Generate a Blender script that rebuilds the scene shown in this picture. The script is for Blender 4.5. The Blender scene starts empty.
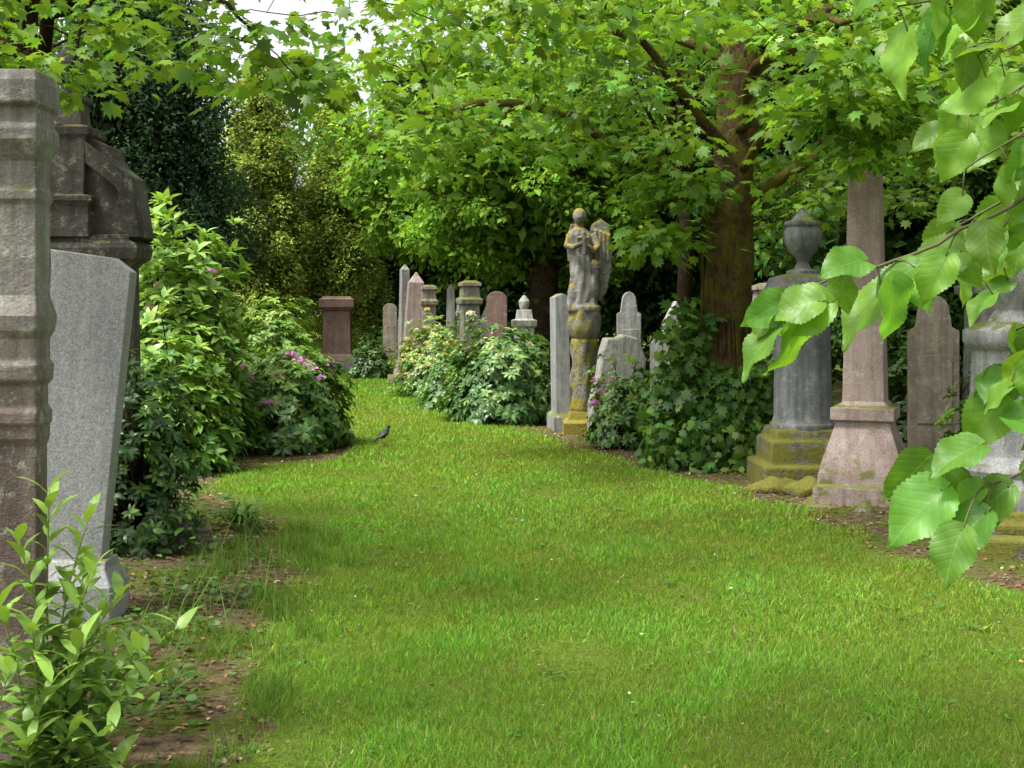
import bpy, math, random
import numpy as np
from mathutils import Vector, noise as mnoise
R = np.random.RandomState(7); random.seed(7)
scene = bpy.context.scene
COL = scene.collection

# ------------------------------------------------------------------ materials
def new_mat(name):
    m = bpy.data.materials.new(name); m.use_nodes = True
    nt = m.node_tree; nt.nodes.clear()
    return m, nt, nt.nodes, nt.links
def noise(ns, ls, vec, scale, detail=5, rough=.6):
    n = ns.new('ShaderNodeTexNoise'); n.inputs['Scale'].default_value = scale
    n.inputs['Detail'].default_value = detail; n.inputs['Roughness'].default_value = rough
    if vec is not None: ls.new(vec, n.inputs['Vector'])
    return n.outputs['Fac']
def ramp(ns, ls, fac, a, b, ca=(0,0,0,1), cb=(1,1,1,1)):
    r = ns.new('ShaderNodeValToRGB'); r.color_ramp.elements[0].position = a; r.color_ramp.elements[1].position = b
    r.color_ramp.elements[0].color = ca; r.color_ramp.elements[1].color = cb
    ls.new(fac, r.inputs['Fac']); return r.outputs['Color']
def mix(ns, ls, fac, a, b, mode='MIX'):
    m = ns.new('ShaderNodeMix'); m.data_type = 'RGBA'; m.blend_type = mode
    for sock, v in ((m.inputs[0], fac), (m.inputs[6], a), (m.inputs[7], b)):
        if isinstance(v, (int, float)): sock.default_value = v
        elif isinstance(v, tuple): sock.default_value = v if len(v) == 4 else (*v, 1)
        else: ls.new(v, sock)
    return m.outputs[2]
def math_(ns, ls, op, a, b=0.0, clamp=False):
    m = ns.new('ShaderNodeMath'); m.operation = op; m.use_clamp = clamp
    for i, v in enumerate((a, b)):
        if isinstance(v, (int, float)): m.inputs[i].default_value = v
        else: ls.new(v, m.inputs[i])
    return m.outputs[0]

def leaf_mat(name, transl=.4, gloss=.45, veins=False, spec=.05):
    m, nt, ns, ls = new_mat(name)
    at = ns.new('ShaderNodeAttribute'); at.attribute_name = 'Col'
    col = at.outputs['Color']
    p = ns.new('ShaderNodeBsdfDiffuse')
    t = ns.new('ShaderNodeBsdfTranslucent'); nrm = None
    if veins:
        lp = ns.new('ShaderNodeAttribute'); lp.attribute_name = 'lp'
        sx = ns.new('ShaderNodeSeparateXYZ'); ls.new(lp.outputs['Vector'], sx.inputs[0])
        ax = math_(ns, ls, 'ABSOLUTE', sx.outputs[0])
        mid = math_(ns, ls, 'LESS_THAN', ax, 0.010)
        s = math_(ns, ls, 'SUBTRACT', sx.outputs[1], math_(ns, ls, 'MULTIPLY', ax, .85))
        fr = math_(ns, ls, 'FRACT', math_(ns, ls, 'MULTIPLY', s, 7.0))
        tri = math_(ns, ls, 'ABSOLUTE', math_(ns, ls, 'SUBTRACT', fr, .5))
        side = math_(ns, ls, 'LESS_THAN', tri, .045)
        v = math_(ns, ls, 'MAXIMUM', mid, math_(ns, ls, 'MULTIPLY', side, .6))
        col2 = mix(ns, ls, math_(ns, ls, 'MULTIPLY', v, .42), col, (.36, .50, .16))
        tc = ns.new('ShaderNodeTexCoord')
        nf = noise(ns, ls, tc.outputs['Object'], 30, 3)
        col2 = mix(ns, ls, .6, col2, ramp(ns, ls, nf, .3, .7, (.5,.6,.5,1), (1.2,1.15,1.1,1)), 'MULTIPLY')
        b = ns.new('ShaderNodeBump'); b.inputs['Strength'].default_value = .4; b.inputs['Distance'].default_value = .002
        ls.new(math_(ns,ls,'MINIMUM',tri,.25), b.inputs['Height']); ls.new(b.outputs[0], p.inputs['Normal']); nrm = b.outputs[0]
        col = col2
    ls.new(col, p.inputs['Color'])
    tcol = mix(ns, ls, 1.0, col, (1.35, 1.25, .5), 'MULTIPLY')
    ls.new(tcol, t.inputs['Color'])
    mx = ns.new('ShaderNodeMixShader'); mx.inputs[0].default_value = transl
    ls.new(p.outputs[0], mx.inputs[1]); ls.new(t.outputs[0], mx.inputs[2])
    out = mx.outputs[0]
    if spec > 0:
        g = ns.new('ShaderNodeBsdfGlossy'); g.inputs['Roughness'].default_value = gloss
        if nrm: ls.new(nrm, g.inputs['Normal'])
        m2 = ns.new('ShaderNodeMixShader'); m2.inputs[0].default_value = spec
        ls.new(out, m2.inputs[1]); ls.new(g.outputs[0], m2.inputs[2]); out = m2.outputs[0]
    o = ns.new('ShaderNodeOutputMaterial'); ls.new(out, o.inputs[0])
    return m

def stone_mat(name, c1, c2, speck=0.0, moss=.3, lichen=.3, rough=.85, streak=.5, mosscol=(.13,.14,.03), bump=.5, grade=None):
    m, nt, ns, ls = new_mat(name)
    tc = ns.new('ShaderNodeTexCoord'); ob = tc.outputs['Object']
    col = mix(ns, ls, ramp(ns, ls, noise(ns, ls, ob, 3.5, 6, .65), .35, .65), c1, c2)
    geo = ns.new('ShaderNodeNewGeometry')
    sp2 = ns.new('ShaderNodeSeparateXYZ'); ls.new(geo.outputs['Position'], sp2.inputs[0])
    if grade:
        gf = ramp(ns, ls, math_(ns, ls, 'ADD', math_(ns, ls, 'MULTIPLY', sp2.outputs[2], .4), math_(ns,ls,'MULTIPLY',noise(ns, ls, ob, 6, 5),.35)), .55, .95)
        col = mix(ns, ls, gf, grade, col)
    if speck > 0:
        sp = noise(ns, ls, ob, 110, 2, .6)
        col = mix(ns, ls, speck, col, ramp(ns, ls, sp, .33, .67, (.2,.2,.2,1), (1.6,1.6,1.6,1)), 'MULTIPLY')
    mp = ns.new('ShaderNodeMapping'); mp.inputs['Scale'].default_value = (9, 9, .8); ls.new(ob, mp.inputs[0])
    stf = noise(ns, ls, mp.outputs[0], 1.5, 5, .7)
    col = mix(ns, ls, streak, col, ramp(ns, ls, stf, .35, .6, (.32,.31,.28,1), (1.1,1.1,1.08,1)), 'MULTIPLY')
    lf = ramp(ns, ls, noise(ns, ls, ob, 14, 5, .75), .56, .64)
    col = mix(ns, ls, math_(ns, ls, 'MULTIPLY', lf, lichen), col, (.42,.43,.34))
    sz = ns.new('ShaderNodeSeparateXYZ'); ls.new(geo.outputs['Normal'], sz.inputs[0])
    up = math_(ns, ls, 'MULTIPLY', math_(ns, ls, 'MAXIMUM', sz.outputs[2], 0.0), .28)
    low = math_(ns, ls, 'MULTIPLY', math_(ns, ls, 'SUBTRACT', .6, sp2.outputs[2], True), .28)
    mf = math_(ns, ls, 'ADD', math_(ns, ls, 'ADD', noise(ns, ls, ob, 5, 6, .7), up), low)
    thr = .78 - moss * .4
    mk = ramp(ns, ls, mf, thr, thr + .08)
    mc = mix(ns, ls, noise(ns, ls, ob, 40, 4), tuple(v*.4 for v in mosscol), tuple(v*1.6 for v in mosscol))
    col = mix(ns, ls, mk, col, mc)
    p = ns.new('ShaderNodeBsdfPrincipled'); p.inputs['Roughness'].default_value = rough; p.inputs['Specular IOR Level'].default_value = .3
    ls.new(col, p.inputs['Base Color'])
    bh = math_(ns, ls, 'ADD', math_(ns, ls, 'ADD', noise(ns, ls, ob, 22, 6, .7), math_(ns, ls, 'MULTIPLY', noise(ns, ls, ob, 90, 3, .7), .4)), math_(ns, ls, 'MULTIPLY', mk, .5))
    b = ns.new('ShaderNodeBump'); b.inputs['Strength'].default_value = bump; b.inputs['Distance'].default_value = .02
    ls.new(bh, b.inputs['Height']); ls.new(b.outputs[0], p.inputs['Normal'])
    o = ns.new('ShaderNodeOutputMaterial'); ls.new(p.outputs[0], o.inputs[0])
    return m

def bark_mat(name, c1, c2, moss=.3, mossc=(.12,.11,.02)):
    m, nt, ns, ls = new_mat(name)
    tc = ns.new('ShaderNodeTexCoord'); ob = tc.outputs['Object']
    mp = ns.new('ShaderNodeMapping'); mp.inputs['Scale'].default_value = (5, 5, 2.4); ls.new(ob, mp.inputs[0])
    f = noise(ns, ls, mp.outputs[0], 4.5, 7, .75)
    col = mix(ns, ls, ramp(ns, ls, f, .35, .65), c1, c2)
    mk = ramp(ns, ls, noise(ns, ls, ob, 3.2, 6, .75), .62 - moss*.25, .72 - moss*.25)
    mc = mix(ns, ls, noise(ns, ls, ob, 30, 3), tuple(v*.35 for v in mossc), tuple(v*1.5 for v in mossc))
    col = mix(ns, ls, mk, col, mc)
    p = ns.new('ShaderNodeBsdfDiffuse')
    ls.new(col, p.inputs['Color'])
    b = ns.new('ShaderNodeBump'); b.inputs['Strength'].default_value = 1; b.inputs['Distance'].default_value = .06
    ls.new(f, b.inputs['Height']); ls.new(b.outputs[0], p.inputs['Normal'])
    o = ns.new('ShaderNodeOutputMaterial'); ls.new(p.outputs[0], o.inputs[0])
    return m

def plain_mat(name, c, rough=.6):
    m, nt, ns, ls = new_mat(name)
    tc = ns.new('ShaderNodeTexCoord')
    col = mix(ns, ls, noise(ns, ls, tc.outputs['Object'], 60, 4), tuple(v*.7 for v in c), tuple(v*1.3 for v in c))
    p = ns.new('ShaderNodeBsdfPrincipled'); p.inputs['Roughness'].default_value = rough
    ls.new(col, p.inputs['Base Color'])
    o = ns.new('ShaderNodeOutputMaterial'); ls.new(p.outputs[0], o.inputs[0])
    return m

M_LEAF = leaf_mat('leaf_green', .42, .45, spec=.03)
M_FAR = leaf_mat('far_leaf', .35, spec=0)
M_LIME = leaf_mat('lime_leaf', .50, .42, veins=True, spec=.025)
M_CONIF = leaf_mat('conifer_leaf', .15, spec=0)
M_GRASS = leaf_mat('grass_blade', .35, spec=0)
M_RHODO = leaf_mat('rhododendron_leaf', .26, .38, spec=.04)
M_PETAL = leaf_mat('petal', .3, spec=0)
M_LITTER = leaf_mat('dead_leaf', .1, spec=0)
M_BARK = bark_mat('sycamore_bark', (.045,.03,.02), (.18,.11,.065), .68, (.16,.145,.03))
M_BARKD = bark_mat('dark_bark', (.02,.016,.01), (.06,.045,.03), .3)
S_SAND = stone_mat('weathered_sandstone', (.22,.20,.18), (.34,.33,.31), 0.2, .12, .5, streak=.65, bump=.7, grade=(.17,.125,.105))
S_GRANG = stone_mat('grey_granite', (.25,.255,.26), (.30,.305,.30), .42, .02, .1, .6, .3, bump=.2)
S_DARK = stone_mat('sooty_stone', (.055,.048,.043), (.13,.115,.10), .1, .2, .35, bump=1)
S_PINK = stone_mat('pink_granite', (.31,.225,.205), (.38,.30,.27), .4, .25, .3, .65, .4, bump=.3)
S_RED = stone_mat('red_granite', (.17,.10,.08), (.23,.14,.115), .3, .05, .25, .6, .4, bump=.3)
S_GREY = stone_mat('grey_stone', (.21,.21,.19), (.34,.34,.32), .2, .25, .5, streak=.65, bump=.8)
S_PALE = stone_mat('pale_stone', (.28,.27,.25), (.41,.40,.37), .1, .18, .4, streak=.7, bump=.8)
S_BROWN = stone_mat('brown_stone', (.22,.18,.14), (.33,.28,.22), .1, .32, .5, streak=.55, bump=.7)
S_MOSSY = stone_mat('mossy_stone', (.14,.13,.11), (.24,.23,.2), .1, .60, .4, mosscol=(.16,.155,.025), bump=1)
S_STAT = stone_mat('statue_stone', (.12,.115,.105), (.30,.29,.27), .1, .52, .5, mosscol=(.26,.20,.03), bump=.9)
S_PED = stone_mat('mossy_pedestal_stone', (.13,.12,.10), (.26,.25,.22), .1, .70, .4, mosscol=(.24,.20,.03), bump=1)
S_LGREY = stone_mat('light_grey_granite', (.23,.235,.235), (.34,.345,.34), .35, .2, .3, streak=.55, bump=.4)

# ------------------------------------------------------------------ mesh helpers
def empty(name, loc=(0,0,0)):
    e = bpy.data.objects.new(name, None); e.location = loc; COL.objects.link(e); e.empty_display_size = .2; return e
def rawobj(name, V, F, mat, parent=None, loc=(0,0,0), smooth=None, bevel=0, rot=(0,0,0)):
    me = bpy.data.meshes.new(name); me.from_pydata([tuple(v) for v in V], [], F); me.update()
    if smooth is not None: me.polygons.foreach_set('use_smooth', smooth)
    me.materials.append(mat)
    o = bpy.data.objects.new(name, me); o.location = loc; o.rotation_euler = rot; COL.objects.link(o)
    if parent: o.parent = parent
    if bevel:
        b = o.modifiers.new('bevel', 'BEVEL'); b.width = bevel; b.segments = 2; b.limit_method = 'ANGLE'; b.angle_limit = math.radians(40)
    return o
class MB:
    def __init__(s): s.v = []; s.f = []; s.s = []
    def add(s, V, F, smooth=False):
        o = len(s.v); s.v += [tuple(v) for v in V]; s.f += [tuple(i + o for i in f) for f in F]; s.s += [smooth]*len(F)
    def rect(s, secs, cx=0, cy=0):
        V = []; F = []
        for z, hx, hy in secs: V += [(cx-hx,cy-hy,z),(cx+hx,cy-hy,z),(cx+hx,cy+hy,z),(cx-hx,cy+hy,z)]
        for i in range(len(secs)-1):
            a = i*4
            for k in range(4): F.append((a+k, a+(k+1)%4, a+4+(k+1)%4, a+4+k))
        F.append((3,2,1,0)); a = (len(secs)-1)*4; F.append((a,a+1,a+2,a+3)); s.add(V, F)
    def box(s, x0, x1, y0, y1, z0, z1): s.rect([(z0,(x1-x0)/2,(y1-y0)/2),(z1,(x1-x0)/2,(y1-y0)/2)], (x0+x1)/2, (y0+y1)/2)
    def lathe(s, prof, n=28, cx=0, cy=0, fx=1, fy=1, mod=None, ox=None):
        V = []; F = []
        for i, (z, r) in enumerate(prof):
            for k in range(n):
                a = 2*math.pi*k/n; rr = r*(mod(a, z) if mod else 1)
                dx, dy = ox(z) if ox else (0, 0)
                V.append((cx+dx+rr*fx*math.cos(a), cy+dy+rr*fy*math.sin(a), z))
        for i in range(len(prof)-1):
            for k in range(n): F.append((i*n+k, i*n+(k+1)%n, (i+1)*n+(k+1)%n, (i+1)*n+k))
        F.append(tuple(range(n-1,-1,-1))); F.append(tuple((len(prof)-1)*n+k for k in range(n)))
        s.add(V, F, True)
    def outline(s, pts, y0, y1):
        n = len(pts); V = [(x,y0,z) for x,z in pts]+[(x,y1,z) for x,z in pts]
        F = [tuple(range(n)), tuple(range(2*n-1,n-1,-1))]
        for k in range(n): F.append((k, k+n, (k+1)%n+n, (k+1)%n))
        s.add(V, F)
    def tube(s, pts, rad, n=6, lump=0):
        pts = [Vector(p) for p in pts]; V = []; F = []; u = None
        for i, p in enumerate(pts):
            t = (pts[min(i+1,len(pts)-1)] - pts[max(i-1,0)])
            if t.length < 1e-6: t = Vector((0,0,1))
            t.normalize()
            if u is None: u = t.orthogonal().normalized()
            u = (u - t*u.dot(t)); u = u.normalized() if u.length > 1e-5 else t.orthogonal().normalized()
            w = t.cross(u); r = rad[i] if hasattr(rad,'__len__') else rad
            for k in range(n):
                a = 2*math.pi*k/n; rr = r
                if lump: rr = r*(1+lump*mnoise.noise(Vector((math.cos(a)*1.6, math.sin(a)*1.6, p.z*1.3)))*1.6+lump*.4*math.sin(a*5+p.z))
                V.append(p + (u*math.cos(a)+w*math.sin(a))*rr)
        for i in range(len(pts)-1):
            for k in range(n): F.append((i*n+k, i*n+(k+1)%n, (i+1)*n+(k+1)%n, (i+1)*n+k))
        F.append(tuple(range(n-1,-1,-1))); F.append(tuple((len(pts)-1)*n+k for k in range(n)))
        s.add(V, F, True)
    def ball(s, c, r, sc=(1,1,1), n=14):
        V = []; F = []; m = n//2
        for i in range(1, m):
            t = math.pi*i/m
            for k in range(n):
                a = 2*math.pi*k/n
                V.append((c[0]+r*sc[0]*math.sin(t)*math.cos(a), c[1]+r*sc[1]*math.sin(t)*math.sin(a), c[2]-r*sc[2]*math.cos(t)))
        for i in range(m-2):
            for k in range(n): F.append((i*n+k, i*n+(k+1)%n, (i+1)*n+(k+1)%n, (i+1)*n+k))
        F.append(tuple(range(n-1,-1,-1))); F.append(tuple((m-2)*n+k for k in range(n)))
        s.add(V, F, True)
    def obj(s, name, mat, **kw): return rawobj(name, s.v, s.f, mat, smooth=s.s, **kw)

# ------------------------------------------------------------------ leaf templates
def T_diamond(w=.3):
    V = np.array([(0,0,0),(w,.45,.08),(0,1,-.05),(-w,.45,.08)]); return V, np.array([(0,1,2),(0,2,3)])
def T_lance(w=.16, droop=.25):
    V = [(0,0,0),(0,.35,.02),(0,.7,-.05*1),(0,1,-droop)]
    V += [(w*.75,.2,.03),(w,.5,.03),(w*.6,.8,-droop*.4),(-w*.75,.2,.03),(-w,.5,.03),(-w*.6,.8,-droop*.4)]
    F = [(0,4,1),(4,5,1),(1,5,2),(5,6,2),(2,6,3),(0,1,7),(7,1,8),(1,2,8),(8,2,9),(2,3,9)]
    return np.array(V), np.array(F)
def T_maple():
    right = [(.05,.0),(.30,-.08),(.27,.13),(.56,.30),(.33,.42),(.42,.78),(.17,.66)]
    out = [(0,.03)] + right + [(0,1.05)] + [(-x,y) for x,y in right[::-1]]
    V = [(0,.35,.0)] + [(x,y,-.35*x*x-.18*y*y+.06*abs(x)) for x,y in out]
    n = len(out); F = [(0,1+i,1+(i+1)%n) for i in range(n)]
    return np.array(V), np.array(F)
def T_oval(w=.33):
    out = [(0,0),(w*.75,.2),(w,.45),(w*.7,.75),(0,1),(-w*.7,.75),(-w,.45),(-w*.75,.2)]
    V = [(0,.45,-.04)]+[(x,y,.25*abs(x)-.1*y*y) for x,y in out]; n = len(out)
    return np.array(V), np.array([(0,1+i,1+(i+1)%n) for i in range(n)])
def T_heart():
    U = 30; W = [-1,-.66,-.33,0,.33,.66,1]; V = []; F = []
    for i in range(U+1):
        u = i/U; w = .42*max(0, math.sin(math.pi*min(1,u**.62)))**.85
        if u > .78: w *= 1-.5*(u-.78)/.22
        for v in W:
            x = v*w; y = u - .15*abs(v)**1.3*max(0,(1-u*1.6))
            if abs(v)==1 and 0<i<U: x *= 1.04 if i%2 else .96
            V.append((x, y, .32*abs(x) - .32*u*u + .045*math.sin(u*13+v)*abs(v) - .25*x*x + .12*x*math.sin(3*u)))
    k = len(W)
    for i in range(U):
        for j in range(k-1):
            a = i*k+j; F += [(a,a+1,a+k+1),(a,a+k+1,a+k)]
    return np.array(V), np.array(F)
TD, TL, TM, TO, TH = T_diamond(), T_lance(.19), T_maple(), T_oval(), T_heart()
TDN = T_diamond(.22)

def nrmz(a): return a/np.maximum(np.linalg.norm(a, axis=1, keepdims=True), 1e-9)
def make_leaves(name, pos, dirv, nrm, size, tmpl, cols, mat, parent=None, lp=False):
    pos = np.asarray(pos,float); n = len(pos); size = np.broadcast_to(np.asarray(size,float),(n,))
    y = nrmz(np.asarray(dirv,float)); z = np.asarray(nrm,float); z = z - (z*y).sum(1,keepdims=True)*y; z = nrmz(z); x = np.cross(y,z)
    tv, tf = tmpl; k = len(tv)
    V = pos[:,None,:] + size[:,None,None]*(tv[None,:,0,None]*x[:,None]+tv[None,:,1,None]*y[:,None]+tv[None,:,2,None]*z[:,None])
    F = (tf[None]+ (np.arange(n)*k)[:,None,None]).reshape(-1,3)
    me = bpy.data.meshes.new(name); me.vertices.add(n*k); me.vertices.foreach_set('co', V.reshape(-1).astype(np.float32))
    nf = len(F); me.loops.add(nf*3); me.loops.foreach_set('vertex_index', F.reshape(-1).astype(np.int32))
    me.polygons.add(nf); me.polygons.foreach_set('loop_start', (np.arange(nf)*3).astype(np.int32))
    me.polygons.foreach_set('use_smooth', np.ones(nf,bool))
    me.update(calc_edges=True)
    c = np.ones((n,k,4),np.float32); c[:,:,:3] = np.clip(np.asarray(cols),0,.85)[:,None,:]
    a = me.color_attributes.new('Col','FLOAT_COLOR','POINT'); a.data.foreach_set('color', c.reshape(-1))
    if lp:
        b = me.attributes.new('lp','FLOAT_VECTOR','POINT'); b.data.foreach_set('vector', np.tile(tv,(n,1)).reshape(-1).astype(np.float32))
    me.materials.append(mat)
    o = bpy.data.objects.new(name, me); COL.objects.link(o)
    if parent: o.parent = parent
    return o
def colvar(n, base, hv=.15, vv=.3, alt=None, p=.2):
    base = np.array(base,float); c = np.tile(base,(n,1)); c *= np.exp(R.normal(0,vv,(n,1))*.7)
    c[:,0] *= np.exp(R.normal(0,hv,n)); 
    if alt is not None:
        m = R.rand(n) < p; c[m] = np.array(alt)*np.exp(R.normal(0,vv*.5,(m.sum(),1)))
    return c
def rdir(n): return nrmz(R.normal(size=(n,3)))

# ------------------------------------------------------------------ lawn outline and ground
LAWN = np.array([(-.9,-4),(-.95,3.6),(-1.02,4.6),(-1.2,5.4),(-1.3,6.4),(-1.25,7.5),(-1.4,8.6),(-1.9,9.8),(-2.7,11.2),(-3.0,12.4),(-2.6,13.4),(-1.95,13.9),
 (-1.85,14.8),(-2.1,16.5),(-2.6,19),(-3.1,22.7),(-3.9,27),(-4.9,31),(-5.3,34),(-3.9,34),(-3.4,31),(-2.5,28.5),(-1.75,25),(-1.0,21),(-.1,18.4),
 (.5,16.4),(.85,14.6),(1.2,13),(1.85,11.5),(2.25,10.1),(2.5,8.6),(2.85,7.4),(4.4,4),(5,-4)], float)
def sdist(P):
    A = LAWN; B = np.roll(LAWN,-1,0); d = np.full(len(P),1e9); ins = np.zeros(len(P),bool)
    for a, b in zip(A,B):
        ab = b-a; t = np.clip(((P-a)@ab)/(ab@ab),0,1); q = a+t[:,None]*ab; d = np.minimum(d, np.hypot(*(P-q).T))
        if a[1] != b[1]:
            c = ((a[1]>P[:,1])!=(b[1]>P[:,1])) & (P[:,0] < (b[0]-a[0])*(P[:,1]-a[1])/(b[1]-a[1])+a[0]); ins ^= c
    return np.where(ins,d,-d)
def wig(x,y): return np.sin(x*2.3+y*1.1)+np.sin(x*-1.7+y*3.1+1)*.8+np.sin(x*5.3-y*4.1+2)*.5+np.sin(x*11+y*7.3)*.35
gx=np.arange(-7,6,.08); gy=np.arange(3,36,.08)
NG=np.array([[mnoise.fractal(Vector((a*1.9,b*1.5,1.7)),.8,2.1,5) for a in gx] for b in gy])
def patchn(x,y): return NG[np.clip(((y-3)/.08).astype(int),0,len(gy)-1),np.clip(((x+7)/.08).astype(int),0,len(gx)-1)]
def hgt(x,y):
    return .014*wig(x*.5,y*.5)
xs = np.unique(np.concatenate([np.linspace(-300,-12,14),np.arange(-12,12.01,.12),np.linspace(12,300,14)]))
ys = np.unique(np.concatenate([np.linspace(-200,-6,10),np.arange(-6,38.01,.14),np.linspace(38,500,18)]))
GX,GY = np.meshgrid(xs,ys); P = np.stack([GX.ravel(),GY.ravel()],1)
sd = sdist(P); gz = hgt(P[:,0],P[:,1]) + np.clip(-sd,0,1.5)*.03*(np.abs(P[:,0])<14)
nx,ny = len(xs),len(ys)
I = (np.arange(ny-1)[:,None]*nx+np.arange(nx-1)[None]).ravel()
me = bpy.data.meshes.new('ground'); me.from_pydata(np.column_stack([P,gz]).tolist(),[],np.column_stack([I,I+1,I+nx+1,I+nx]).tolist())
at = me.attributes.new('lawn','FLOAT','POINT'); at.data.foreach_set('value', sd.astype(np.float32)); me.polygons.foreach_set('use_smooth',np.ones(len(I),bool))
g = bpy.data.objects.new('ground',me); COL.objects.link(g)
m, nt, ns, ls = new_mat('lawn_and_soil')
tc = ns.new('ShaderNodeTexCoord'); ob = tc.outputs['Object']
a = ns.new('ShaderNodeAttribute'); a.attribute_name='lawn'
f = math_(ns,ls,'ADD',a.outputs['Fac'],math_(ns,ls,'MULTIPLY',math_(ns,ls,'SUBTRACT',noise(ns,ls,ob,3.0,5,.7),.5),.9))
mask = ramp(ns,ls,f,0.0,.12)
soil = mix(ns,ls,ramp(ns,ls,noise(ns,ls,ob,14,5,.75),.35,.65),(.04,.028,.018),(.21,.15,.095))
soil = mix(ns,ls,ramp(ns,ls,noise(ns,ls,ob,1.8,4,.7),.44,.58),soil,(.09,.11,.022))
lawn = mix(ns,ls,ramp(ns,ls,noise(ns,ls,ob,1.3,4,.65),.35,.65),(.10,.16,.025),(.15,.22,.035))
lawn = mix(ns,ls,ramp(ns,ls,noise(ns,ls,ob,35,3,.7),.4,.6),mix(ns,ls,.5,lawn,(.04,.04,.012)),lawn)
col = mix(ns,ls,mask,soil,lawn)
p = ns.new('ShaderNodeBsdfDiffuse'); ls.new(col,p.inputs['Color'])
b = ns.new('ShaderNodeBump'); b.inputs['Strength'].default_value=1; b.inputs['Distance'].default_value=.03
ls.new(noise(ns,ls,ob,25,4,.75),b.inputs['Height']); ls.new(b.outputs[0],p.inputs['Normal'])
o_ = ns.new('ShaderNodeOutputMaterial'); ls.new(p.outputs[0],o_.inputs[0]); me.materials.append(m)

# ------------------------------------------------------------------ grass
def blades(y0,y1,x0,x1,dens,h,w,edge):
    n = int((y1-y0)*(x1-x0)*dens); Q = np.column_stack([R.uniform(x0,x1,n),R.uniform(y0,y1,n)])
    s = sdist(Q); wg = wig(Q[:,0]*1.6,Q[:,1]*1.6)*.12; pn=patchn(Q[:,0],Q[:,1])
    left = Q[:,0] < -.3
    keep = R.rand(n) < np.clip((s+wg+.02)/np.where(left&(Q[:,1]<11),.85,.15)+.08,0,1)
    keep &= (s+wg*.4 > -.06); keep &= np.abs(Q[:,0]) < Q[:,1]*.47+.4
    keep &= R.rand(n) < np.clip(1.0+pn*.6,.65,1)
    Q = Q[keep]; pn=pn[keep]; n = len(Q)
    hh = h*R.uniform(.45,1.3,n)*np.clip(1+.4*pn,.65,1.4)
    d = np.column_stack([R.normal(0,.5,n),R.normal(0,.5,n),np.ones(n)]); nr = np.column_stack([R.normal(size=n),R.normal(size=n),np.zeros(n)+.2])
    c = colvar(n,(.205,.345,.046),.18,.27,alt=(.34,.34,.14),p=.09); c *= np.clip(1+.20*pn,.75,1.25)[:,None]; c[:,0] *= (1+.05*wig(Q[:,0]*.4+1,Q[:,1]*.35))*np.clip(1-.2*pn,.85,1.15)
    return np.column_stack([Q,hgt(Q[:,0],Q[:,1])-.003]), d, nr, hh, c, w/h
grass = empty('grass')
def T_blade(w): return np.array([(-w,0,0),(w,0,0),(w*.8,.55,.06),(-w*.8,.55,.06),(0,1,.28)]), np.array([(0,1,2),(0,2,3),(3,2,4)])
for (y0,y1,x0,x1,dens,h,w) in [(4.0,6.2,-2,3.4,13000,.040,.0019),(6.2,9,-2.4,4,7500,.040,.0027),(9,13,-3.3,3,3000,.042,.0043),(13,20,-3.4,2,1200,.048,.0065),(20,34,-5.5,0,500,.055,.0105)]:
    q,d,nr,hh,c,wr = blades(y0,y1,x0,x1,dens,h,w,.2); make_leaves('grass_blades',q,d,nr,hh,T_blade(wr),c,M_GRASS,grass)
n = 6500; tc_ = np.column_stack([R.uniform(-1.9,-.95,60),R.uniform(4.2,9.5,60)]); k = R.randint(0,60,n)
q = tc_[k]+R.normal(0,.06,(n,2)); make_leaves('grass_tufts',np.column_stack([q,hgt(q[:,0],q[:,1])]),np.column_stack([R.normal(0,.4,n),R.normal(0,.4,n),np.ones(n)]),rdir(n),R.uniform(.04,.13,n),T_blade(.02),colvar(n,(.14,.25,.045),.2,.3),M_GRASS,grass)
n=1800; cw=np.column_stack([R.uniform(-1.3,3,170),R.uniform(4.2,12,170)]); k=R.randint(0,170,n); q=cw[k]+R.normal(0,.035,(n,2)); aa=R.uniform(0,6.28,n)
make_leaves('lawn_weeds',np.column_stack([q,hgt(q[:,0],q[:,1])+.015]),np.column_stack([np.cos(aa),np.sin(aa),R.uniform(.1,.6,n)]),np.column_stack([R.normal(0,.2,(n,2)),np.ones(n)]),R.uniform(.018,.035,n),TO,colvar(n,(.12,.24,.035),.2,.3),M_LEAF,grass)

# leaf litter + low ground cover outside the lawn
n = 34000; Q = np.column_stack([R.uniform(-4,5,n),R.uniform(4,19,n)]); s = sdist(Q); k = (s<.14)&(s>-1.8); Q = Q[k]; n=len(Q)
make_leaves('leaf_litter',np.column_stack([Q,hgt(Q[:,0],Q[:,1])+np.clip(-sdist(Q),0,1.5)*.03+R.uniform(.004,.02,n)]),np.column_stack([R.normal(size=(n,2)),R.normal(0,.15,n)]),np.column_stack([R.normal(0,.3,(n,2)),np.ones(n)]),R.uniform(.012,.042,n),TO,colvar(n,(.18,.12,.068),.2,.5,alt=(.33,.26,.17),p=.15),M_LITTER)
n = 600; Q = np.column_stack([R.uniform(-1.4,3,n),R.uniform(4.3,13,n)]); Q=Q[sdist(Q)>.1]; n=len(Q)
make_leaves('leaf_litter',np.column_stack([Q,hgt(Q[:,0],Q[:,1])+R.uniform(.02,.035,n)]),np.column_stack([R.normal(size=(n,2)),R.normal(0,.25,n)]),np.column_stack([R.normal(0,.4,(n,2)),np.ones(n)]),R.uniform(.01,.025,n),TO,colvar(n,(.22,.16,.08),.2,.4),M_LITTER)
cc = []
for _ in range(1000):
    x,y = R.uniform(-9,10),R.uniform(4.5,36); cc.append((x,y))
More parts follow.
